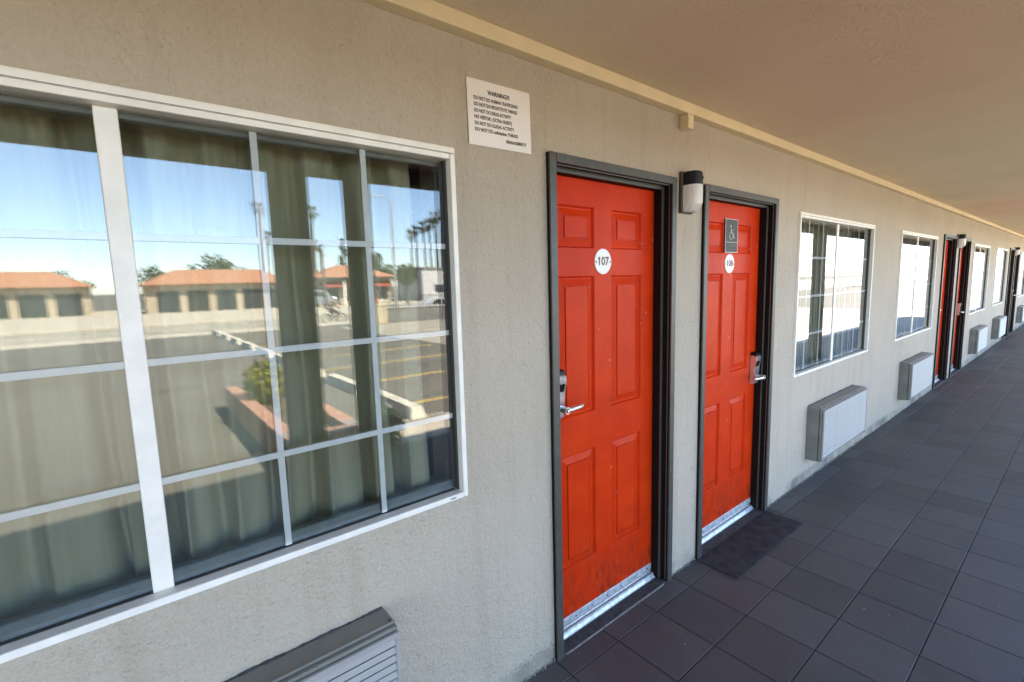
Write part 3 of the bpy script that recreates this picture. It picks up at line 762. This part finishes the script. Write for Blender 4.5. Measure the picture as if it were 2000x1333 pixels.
def bush(name, label, c, rad, n, size, leaf, sq=(1, 1, 1), flowers=0):
    t = thing(name, label, 'shrub', c); bm = B(); foliage(bm, (0, 0, rad*sq[2]*.95), rad, n, size, rnd, .3, sq); obj('foliage', bm, leaf, t)
    bm = B()
    for k in range(7):
        a = rnd.uniform(0, 6.28); pipe(bm, [(0, 0, -.03), (math.cos(a)*rad*.25, math.sin(a)*rad*.25, rad*sq[2]*.7), (math.cos(a)*rad*.6, math.sin(a)*rad*.6, rad*sq[2]*1.3)], [.012, .008, .003], 5)
    obj('stem', bm, 'trunk', t)
    if flowers:
        bm = B(); foliage(bm, (0, 0, rad*sq[2]*1.2), rad*.95, flowers, .035, rnd, .9, sq, .9); obj('flowers', bm, 'flower', t)
    return t
bush('shrub', 'yellow green shrub in the brick planter', (1.50, -6.9, LOT+.30), .33, 900, .045, 'lime', (1, 1.2, 1.1))
bush('shrub', 'white flowering plant in the brick planter', (1.78, -5.85, LOT+.30), .17, 260, .035, 'leaf', (1, 1, 1.3), 26)
bush('shrub', 'dry brown plant at the near end of the brick planter', (1.66, -5.0, LOT+.30), .16, 260, .04, 'dry', (1, 1, .8))
bush('shrub', 'dark leafy plant at the walkway edge', (2.40, -4.45, LOT+.004), .24, 420, .045, 'leaf', (1, 1, 1.1), 8)

# two unseen evergreens added left of the camera to block sky and darken that side
for k, (x, y, rr, lb) in enumerate(((-4.0, -5.2, 2.1, 'unseen evergreen added to shade the left end, nearest the walkway'), (-6.6, -8.6, 2.5, 'taller unseen evergreen added for shade behind the first one'))):
    t = thing('added_shade_tree', lb, 'tree', (x, y, LOT)); bm = B(); tube(bm, (0, 0, 0), (0, 0, 2.6), .2, .12, 10); obj('trunk', bm, 'trunk', t, smooth=40)
    bm = B()
    for q in range(26):
        v = Vector((rnd.gauss(0, 1), rnd.gauss(0, 1), rnd.gauss(0, 1))).normalized()*.65
        foliage(bm, (v.x*rr, v.y*rr, 1.2+rr*1.25+v.z*rr*1.25), rr*.5, 170, .16, rnd, .2)
    obj('crown', bm, 'leaf', t)

# far side: everything placed from the mirrored sight line  (o = point where it starts, Y = depth)
def far_pt(t, Y): return (-.178 + Y*t, 1.36 - Y)
# low block wall, fence and tan end pier
t = thing('low_wall', 'low grey block wall at the street edge of the parking lot', 'wall', (11.65, -24.6, LOT))
one_box('blocks', 'block', t, 0, 34, -.10, .10, 0, .78); one_box('coping', 'block', t, -.02, 34.02, -.13, .13, .781, .83, .01)
t = thing('wall_pier', 'tan plastered pier closing the low grey wall', 'pier', (11.25, -24.6, LOT))
one_box('shaft', 'tanblock', t, -.36, .375, -.3, .3, 0, .98, .01); one_box('cap', 'tanblock', t, -.39, .377, -.33, .33, .981, 1.03, .01)
t = thing('iron_fence', 'pale iron picket fence on the low grey wall', 'fence', (11.8, -24.6, LOT+.83))
bm = B(); tube(bm, (0, 0, 0), (0, 0, .74), .017, .017, 6); bmesh.ops.recalc_face_normals(bm, faces=bm.faces[:]); pm = bpy.data.meshes.new('picket'); bm.to_mesh(pm); bm.free(); pm.materials.append(MAT['iron'])
for k in range(120): link('picket', pm, t, (k*.16, 0, 0))
for z in (.10, .66): one_box('rail', 'iron', t, -.05, 19.2, -.014, .014, z, z+.03)
# street lamp and pole
x, y = far_pt(.483, 46); t = thing('street_lamp', 'tall grey street lamp with a curved arm reflected in the window', 'street lamp', (x, y, STREET+.13))
H = 1.61+46*.184-STREET-.13
bm = B(); tube(bm, (0, 0, 0), (0, 0, H), .15, .09, 12); obj('pole', bm, 'steel', t, smooth=40)
bm = B(); pipe(bm, [(0, 0, H-.05), (-.5, 0, H+.32), (-1.1, 0, H+.48), (-1.75, 0, H+.42)], .05, 8); obj('arm', bm, 'steel', t, smooth=60)
bm = B(); box(bm, -2.35, -1.7, -.16, .16, H+.33, H+.47, .05); obj('lamp_head', bm, 'steel', t)
x, y = far_pt(.3265, 50); t = thing('utility_pole', 'dark wooden utility pole before the tiled station', 'pole', (x, y, STREET+.13))
bm = B(); tube(bm, (0, 0, 0), (0, 0, 1.61+50*.0784-STREET-.13), .16, .11, 10); obj('shaft', bm, 'trunk', t)
one_box('crossarm', 'trunk', t, -.35, .35, -.05, .05, 5.4, 5.5)

# palms
def palm(tt, Y, tan, label, sc=1.0):
    x, y = far_pt(tt, Y); z0 = STREET+.12; H = 1.61+Y*tan - z0
    t = thing('palm_tree', label, 'palm tree', (x, y, z0), group='tall fan palms across the street')
    lean = rnd.uniform(-.5, .5); bm = B(); pts = [(lean*(k/6)**2, 0, H*k/6) for k in range(7)]
    pipe(bm, pts, [.26, .2, .18, .16, .15, .15, .16], 8); obj('trunk', bm, 'trunk', t, smooth=60)
    bm = B(); top = Vector(pts[-1]); Lf = 1.5*sc
    for k in range(44):
        a = rnd.uniform(0, 6.283); el = rnd.uniform(-1.25, 1.2); dr = Vector((math.cos(a)*math.cos(el), math.sin(a)*math.cos(el), math.sin(el)))
        sd = dr.cross(Vector((0, 0, 1))).normalized()
        ln = Lf*rnd.uniform(.75, 1.1)
        st = top + dr*ln*.35
        for f in range(-4, 5):
            tip = top + dr*ln*(1-.03*f*f) + sd*f*.13*sc + Vector((0, 0, -.10*ln*(1 if el > -.3 else .4)))
            w_ = sd*.045
            bm.faces.new([bm.verts.new(q) for q in (st-w_, st+w_, tip)])
        bm.faces.new([bm.verts.new(q) for q in (top-sd*.02, top+sd*.02, st+sd*.02, st-sd*.02)])
    obj('crown', bm, 'frond', t)
PL = [(.3085, 78, .150, 'tallest fan palm above the tiled station roof'), (.2985, 92, .096, 'shorter fan palm at the edge of the wide post reflection'), (.3125, 98, .086, 'small distant palm beside the tallest one'),
      (.3195, 104, .080, 'smallest distant palm near the utility pole'), (.2145, 70, .150, 'fan palm over the left tiled roof'), (.224, 84, .098, 'lower fan palm over the left tiled roof'),
      (.527, 74, .114, 'lowest palm of the row over the pale building'), (.541, 71, .124, 'second palm of the row over the pale building'), (.563, 70, .134, 'third palm of the row over the pale building'),
      (.577, 68, .140, 'fourth palm of the row over the pale building'), (.593, 66, .158, 'fifth palm of the row over the pale building'), (.604, 66, .163, 'sixth palm of the row over the pale building'), (.626, 64, .174, 'tallest palm of the row over the pale building'),
      (.606, 110, .086, 'far small palm behind the palm row'), (.630, 112, .084, 'far small palm rightmost behind the palm row'),
      (.80, 70, .15, 'palm standing beyond the pale building'), (.88, 66, .17, 'tall palm beyond the pale building'), (1.10, 60, .19, 'lone tall palm down the street')]
for a in PL: palm(*a)

def tree(label, tt, Y, ztop_t, half, leaf, conifer=False, zb=None, n=900):
    x, y = far_pt(tt, Y); z0 = STREET+.12; H = 1.61+Y*ztop_t-z0; rad = half*Y
    t = thing('conifer_tree' if conifer else 'round_tree', label, 'tree', (x, y, z0)); bm = B(); tube(bm, (0, 0, 0), (0, 0, H*.75), .2, .08, 8); obj('trunk', bm, 'trunk', t)
    bm = B()
    if conifer:
        for k in range(34):
            v = k/33; z = H*(.2+.8*v); rr = rad*(1.05-v)*rnd.uniform(.6, 1.15); a = rnd.uniform(0, 6.28)
            foliage(bm, (math.cos(a)*rr*.6, math.sin(a)*rr*.6, z), rad*.42*(1.15-v*.8), n//34, .16, rnd, .1, (1, 1, .7))
    else:
        for k in range(16):
            v = Vector((rnd.gauss(0, 1), rnd.gauss(0, 1), rnd.gauss(0, 1))).normalized()*.6
            foliage(bm, (v.x*rad, v.y*rad, H-rad*.95+v.z*rad*.9+(-.2*rad)), rad*.48, n//16, .17, rnd, .2)
    obj('crown', bm, leaf, t)
tree('narrow conifer behind the tiled station', .3676, 74, .098, .028, 'pine', True)
tree('second conifer close behind the tiled station', .392, 78, .078, .028, 'pine', True)
tree('leafy tree behind the station roof end', .438, 72, .080, .026, 'leaf')
tree('round green tree in front of the pale building', .5110, 50, .056, .027, 'leaf', n=900)
tree('leafy tree at the end of the pale building', .648, 52, .045, .024, 'leaf')
tree('broad tree down the street beyond the pale building', .86, 56, .07, .05, 'leaf')
tree('dark tree far down the street', 1.35, 60, .09, .05, 'leaf')
tree('round tree far down the street', 1.75, 66, .08, .05, 'leaf')
tree('low tree behind the left tiled roof', .27, 80, .045, .025, 'leaf')

# leafy street trees far beyond the road: one tree copied down the row
def tree_row():
    src = [o for o in COL.objects if o.get('label', '').startswith('low tree behind')][0]
    for k, (tt, Y) in enumerate(((-1.0, 88), (-.72, 96), (-.50, 84), (-.33, 100), (-.17, 92), (-.06, 84), (.05, 104), (.13, 96), (.175, 90), (.47, 112), (.70, 96), (.76, 84), (.98, 90), (1.2, 84))):
        x, y = far_pt(tt, Y); c = dup(src, (x, y, STREET+.12), 'leafy street tree far beyond the road, %s from the left' % ('first', 'second', 'third', 'fourth', 'fifth', 'sixth', 'seventh', 'eighth', 'ninth', 'tenth', 'eleventh', 'twelfth', 'thirteenth', 'last')[k]); c['group'] = 'leafy trees far beyond the road'
        c.rotation_euler.z = k*1.3; q = 1.0+.55*((k*7) % 5)/4; c.scale = (q*1.3, q*1.3, q)
tree_row()
# tiled petrol station
def hip_roof(bm, x0, x1, y0, y1, z0, z1, ins):
    a = [bm.verts.new(p) for p in ((x0, y0, z0), (x1, y0, z0), (x1, y1, z0), (x0, y1, z0))]
    b_ = [bm.verts.new(p) for p in ((x0+ins, (y0+y1)/2, z1), (x1-ins, (y0+y1)/2, z1))]
    for q in ((a[0], a[1], b_[1], b_[0]), (a[1], a[2], b_[1]), (a[2], a[3], b_[0], b_[1]), (a[3], a[0], b_[0]), (a[3], a[2], a[1], a[0])): bm.faces.new(q)
z0 = STREET+.13
t = thing('petrol_station', 'tan petrol station with orange tiled hip roof across the street', 'building', (18.2, -59, z0))
one_box('wall', 'stationwall', t, .6, 10.0, -7, 0, 0, 3.4)
bm = B(); hip_roof(bm, 0, 10.8, -7.6, 1.2, 3.42, 5.1, 4.0); rf = obj('roof', bm, 'rooftile', t)
for k in range(36): one_box('tile_rib', 'rooftile', rf, .2+k*.3, .26+k*.3, 1.15, 1.26, 3.40, 3.52)
one_box('fascia', 'darkglass', t, .1, 10.7, 1.02, 1.18, 3.12, 3.41)
for k, (a, b_) in enumerate(((1.2, 3.0), (4.0, 5.8), (7.6, 9.6))):
    wn = one_box('window', 'darkglass', t, a, b_, .002, .05, .5, 2.2); one_box('window_frame', 'vinyl', wn, a-.05, b_+.05, .0, .03, .4, .48)
    bm = B(); prism(bm, [(.05, 2.95), (1.0, 2.45), (1.0, 2.2), (.05, 2.3)], a-.2, b_+.2); obj('awning', bm, 'awning', t)
for x in (3.5, 6.7): one_box('pillar', 'vinyl', t, x-.12, x+.12, .7, .94, 0, 3.12)
for x in (3.3, 6.2):
    bm = B(); box(bm, x-.35, x+.35, 3.2, 3.8, .0, 1.7, .05); pu = obj('fuel_pump', bm, 'awning', t); one_box('display', 'darkglass', pu, x-.25, x+.25, 3.79, 3.82, .95, 1.5)
t = thing('tiled_house', 'long low house with orange tiled roof left of the station', 'building', (2.0, -62, z0))
one_box('wall', 'stationwall', t, 0, 14.4, -7, 0, 0, 3.0); bm = B(); hip_roof(bm, -.6, 15.0, -7.6, .9, 3.02, 4.7, 3.5); obj('roof', bm, 'rooftile', t)
for k in range(5):
    a = 1.0+k*2.7; g_ = one_box('garage_door', 'darkglass', t, a, a+2.0, .004, .05, 0, 2.3)
    for q in range(4): one_box('slat', 'iron', g_, a, a+2.0, .051, .06, .45+q*.5, .49+q*.5)
h2 = dup(t, (-31, -64, z0), 'second orange tiled house farther left along the street'); h3 = dup(t, (-17, -66, z0), 'middle orange tiled house along the far pavement')
x, y = far_pt(.5506, 62); t = thing('pale_building', 'flat roofed pale grey building behind the street trees', 'building', (x, y, z0))
one_box('wall', 'whitewall', t, 0, 15, -8, 0, 0, 4.5); one_box('parapet', 'block', t, -.15, 15.15, -8.15, .15, 4.501, 4.8)
for k in range(4): one_box('window', 'darkglass', t, 2+k*3.4, 3.6+k*3.4, .002, .05, 1.2, 2.3)

# cars
def make_car(name, label, loc, paint, van=False, rotz=0):
    t = thing(name, label, 'car' if not van else 'van', loc, rotz); L = 2.2
    if van: body = [(-L, .35), (-L, 1.75), (-L+.15, 1.95), (1.0, 1.95), (1.5, 1.15), (L-.05, .95), (L, .35)]
    else: body = [(-L, .35), (-L-.02, .80), (-1.75, .92), (-1.25, .95), (1.05, .92), (1.9, .80), (L, .62), (L, .32)]
    def sil(pts, hw, nm, mt, top=None):
        bm = B(); A = [bm.verts.new((x, -hw, z)) for x, z in pts]; C2 = [bm.verts.new((x, hw, z)) for x, z in pts]; n = len(pts)
        for k in range(n): bm.faces.new((A[k], A[(k+1) % n], C2[(k+1) % n], C2[k]))
        bm.faces.new(A[::-1]); bm.faces.new(C2); bmesh.ops.bevel(bm, geom=bm.edges[:], offset=.05, segments=2, affect='EDGES'); return obj(nm, bm, mt, t, smooth=40)
    sil(body, .86, 'body', paint)
    if not van:
        sil([(-1.35, .90), (-.75, 1.40), (.25, 1.42), (1.0, .90)], .74, 'cabin', paint)
        for s in (-1, 1):
            bm = B(); prism_y = [(-1.12, .96), (-.68, 1.33), (-.22, 1.34), (-.22, .96)]; q = [(-.14, .96), (-.14, 1.34), (.22, 1.33), (.80, .96)]
            for pts in (prism_y, q): bm.faces.new([bm.verts.new((x, s*.755, z)) for x, z in pts])
            obj('side_window', bm, 'darkglass', t)
    else:
        for s in (-1, 1):
            bm = B()
            for a, b_ in ((-1.9, -.9), (-.8, .1), (.2, 1.05)): bm.faces.new([bm.verts.new((x, s*.865, z)) for x, z in ((a, 1.2), (b_, 1.2), (b_-(.1 if a > 0 else 0), 1.72), (a, 1.72))])
            obj('side_window', bm, 'darkglass', t)
    for x in (-1.35, 1.35):
        for s in (-1, 1):
            bm = B(); tube(bm, (x, s*.68, .32), (x, s*.88, .32), .32, .32, 20); wh = obj('wheel', bm, 'rubber', t, smooth=40)
            bm = B(); tube(bm, (x, s*.87, .32), (x, s*.89, .32), .19, .17, 14); obj('rim', bm, 'steel', wh)
    for s in (-1, 1):
        one_box('headlight', 'lens', t, L-.04, L+.005, s*.6-.14, s*.6+.14, .60, .70, .02); one_box('tail_light', 'lamp_red', t, -L-.03, -L+.02, s*.6-.14, s*.6+.14, .62, .76, .02)
make_car('parked_car', 'white sedan in the street behind the picket fence', (17.9, -29.9, STREET), 'carpaint', rotz=math.pi)
make_car('parked_van', 'silver van parked before the tiled station', (17.6, -56.4, z0), 'silverpaint', True)

# ---------------------------------------------------------------- cyclist in the street
cyc = Vector((10.75, -30.6, STREET))
bk = thing('bicycle', 'black bicycle ridden along the street, reflected in the window', 'bicycle', cyc)
for x in (-.50, .50):
    bm = B(); torus(bm, (x, 0, .34), .30, .034); wh = obj('wheel', bm, 'rubber', bk, smooth=60)
    bm = B()
    for k in range(8):
        a = k*math.pi/4; tube(bm, (x, 0, .34), (x+math.cos(a)*.30, 0, .34+math.sin(a)*.30), .004, .004, 4)
    tube(bm, (x, -.04, .34), (x, .04, .34), .025, .025, 8); obj('spokes', bm, 'steel', wh)
bm = B()
for a, b_ in (((-.50, 0, .34), (-.05, 0, .30)), ((-.05, 0, .30), (-.20, 0, .80)), ((-.50, 0, .34), (-.17, 0, .70)), ((-.05, 0, .30), (.36, 0, .74)), ((-.18, 0, .74), (.35, 0, .82)), ((.34, 0, .90), (.50, 0, .34))): tube(bm, a, b_, .022, .022, 8)
obj('frame', bm, 'black', bk)
bm = B(); box(bm, -.34, -.08, -.07, .07, .80, .86, .03); obj('saddle', bm, 'black', bk)
bm = B(); tube(bm, (.35, -.28, .98), (.35, .28, .98), .014, .014, 8); tube(bm, (.34, 0, .90), (.35, 0, .98), .016, .016, 8); obj('handlebar', bm, 'black', bk)
bm = B(); tube(bm, (-.05, -.05, .30), (-.05, .05, .30), .09, .09, 14); tube(bm, (-.05, .08, .30), (.06, .08, .20), .012, .012, 6); tube(bm, (-.05, -.08, .30), (-.16, -.08, .40), .012, .012, 6); obj('crank', bm, 'steel', bk)
def skinned(name, verts, edges, rads, mat, parent, root=0):
    me = bpy.data.meshes.new(name); me.from_pydata(verts, edges, []); me.materials.append(MAT[mat]); o = link(name, me, parent)
    md = o.modifiers.new('skin', 'SKIN'); sv = me.skin_vertices[0].data
    for k, rr in enumerate(rads): sv[k].radius = (rr, rr)
    sv[root].use_root = True; o.modifiers.new('sub', 'SUBSURF').levels = 1; o.modifiers[-1].render_levels = 1
    me.polygons.foreach_set('use_smooth', [True]*len(me.polygons)); return o
V = [(-.20, 0, .92), (-.12, 0, 1.12), (.02, 0, 1.34), (.07, 0, 1.45), (.10, 0, 1.58)]; E_ = [(0, 1), (1, 2), (2, 3), (3, 4)]; RD = [.145, .14, .15, .06, .095]
for s in (-1, 1):
    n = len(V); V += [(.03, s*.17, 1.36), (.16, s*.22, 1.17), (.34, s*.22, 1.01), (.38, s*.22, .99)]; E_ += [(2, n), (n, n+1), (n+1, n+2), (n+2, n+3)]; RD += [.06, .045, .036, .04]
    n = len(V); kx, kz, fx, fz = ((.20, .72, .06, .26) if s > 0 else (.16, .86, -.14, .46))
    V += [(-.17, s*.10, .88), (kx, s*.12, kz), (fx, s*.11, fz), (fx+.13, s*.11, fz-.05)]; E_ += [(0, n), (n, n+1), (n+1, n+2), (n+2, n+3)]; RD += [.10, .07, .05, .038]
pr = thing('person', 'cyclist in dark shirt and white helmet riding past the lot', 'person', cyc)
skinned('body', V, E_, RD, 'skin', pr)
cs = [(-.20, 0, .96), (-.12, 0, 1.12), (.02, 0, 1.34), (.03, .18, 1.36), (.03, -.18, 1.36), (.11, .22, 1.24), (.11, -.22, 1.24)]
skinned('shirt', cs, [(0, 1), (1, 2), (2, 3), (2, 4), (3, 5), (4, 6)], [.165, .16, .165, .085, .085, .065, .065], 'shirt', pr)
ts_ = [(-.20, 0, .90), (-.17, .10, .88), (.20, .12, .72), (.08, .11, .36), (-.17, -.10, .88), (.16, -.12, .86), (-.09, -.11, .55)]
skinned('trousers', ts_, [(0, 1), (1, 2), (2, 3), (0, 4), (4, 5), (5, 6)], [.15, .115, .085, .06, .115, .085, .06], 'shorts', pr)
bm = B(); bmesh.ops.create_uvsphere(bm, u_segments=16, v_segments=10, radius=.135)
bmesh.ops.delete(bm, geom=[v for v in bm.verts if v.co.z < -.02], context='VERTS')
for v in bm.verts: v.co = Vector((v.co.x*1.2+.10, v.co.y, v.co.z*1.0+1.63))
obj('helmet', bm, 'helmet', pr, smooth=60)
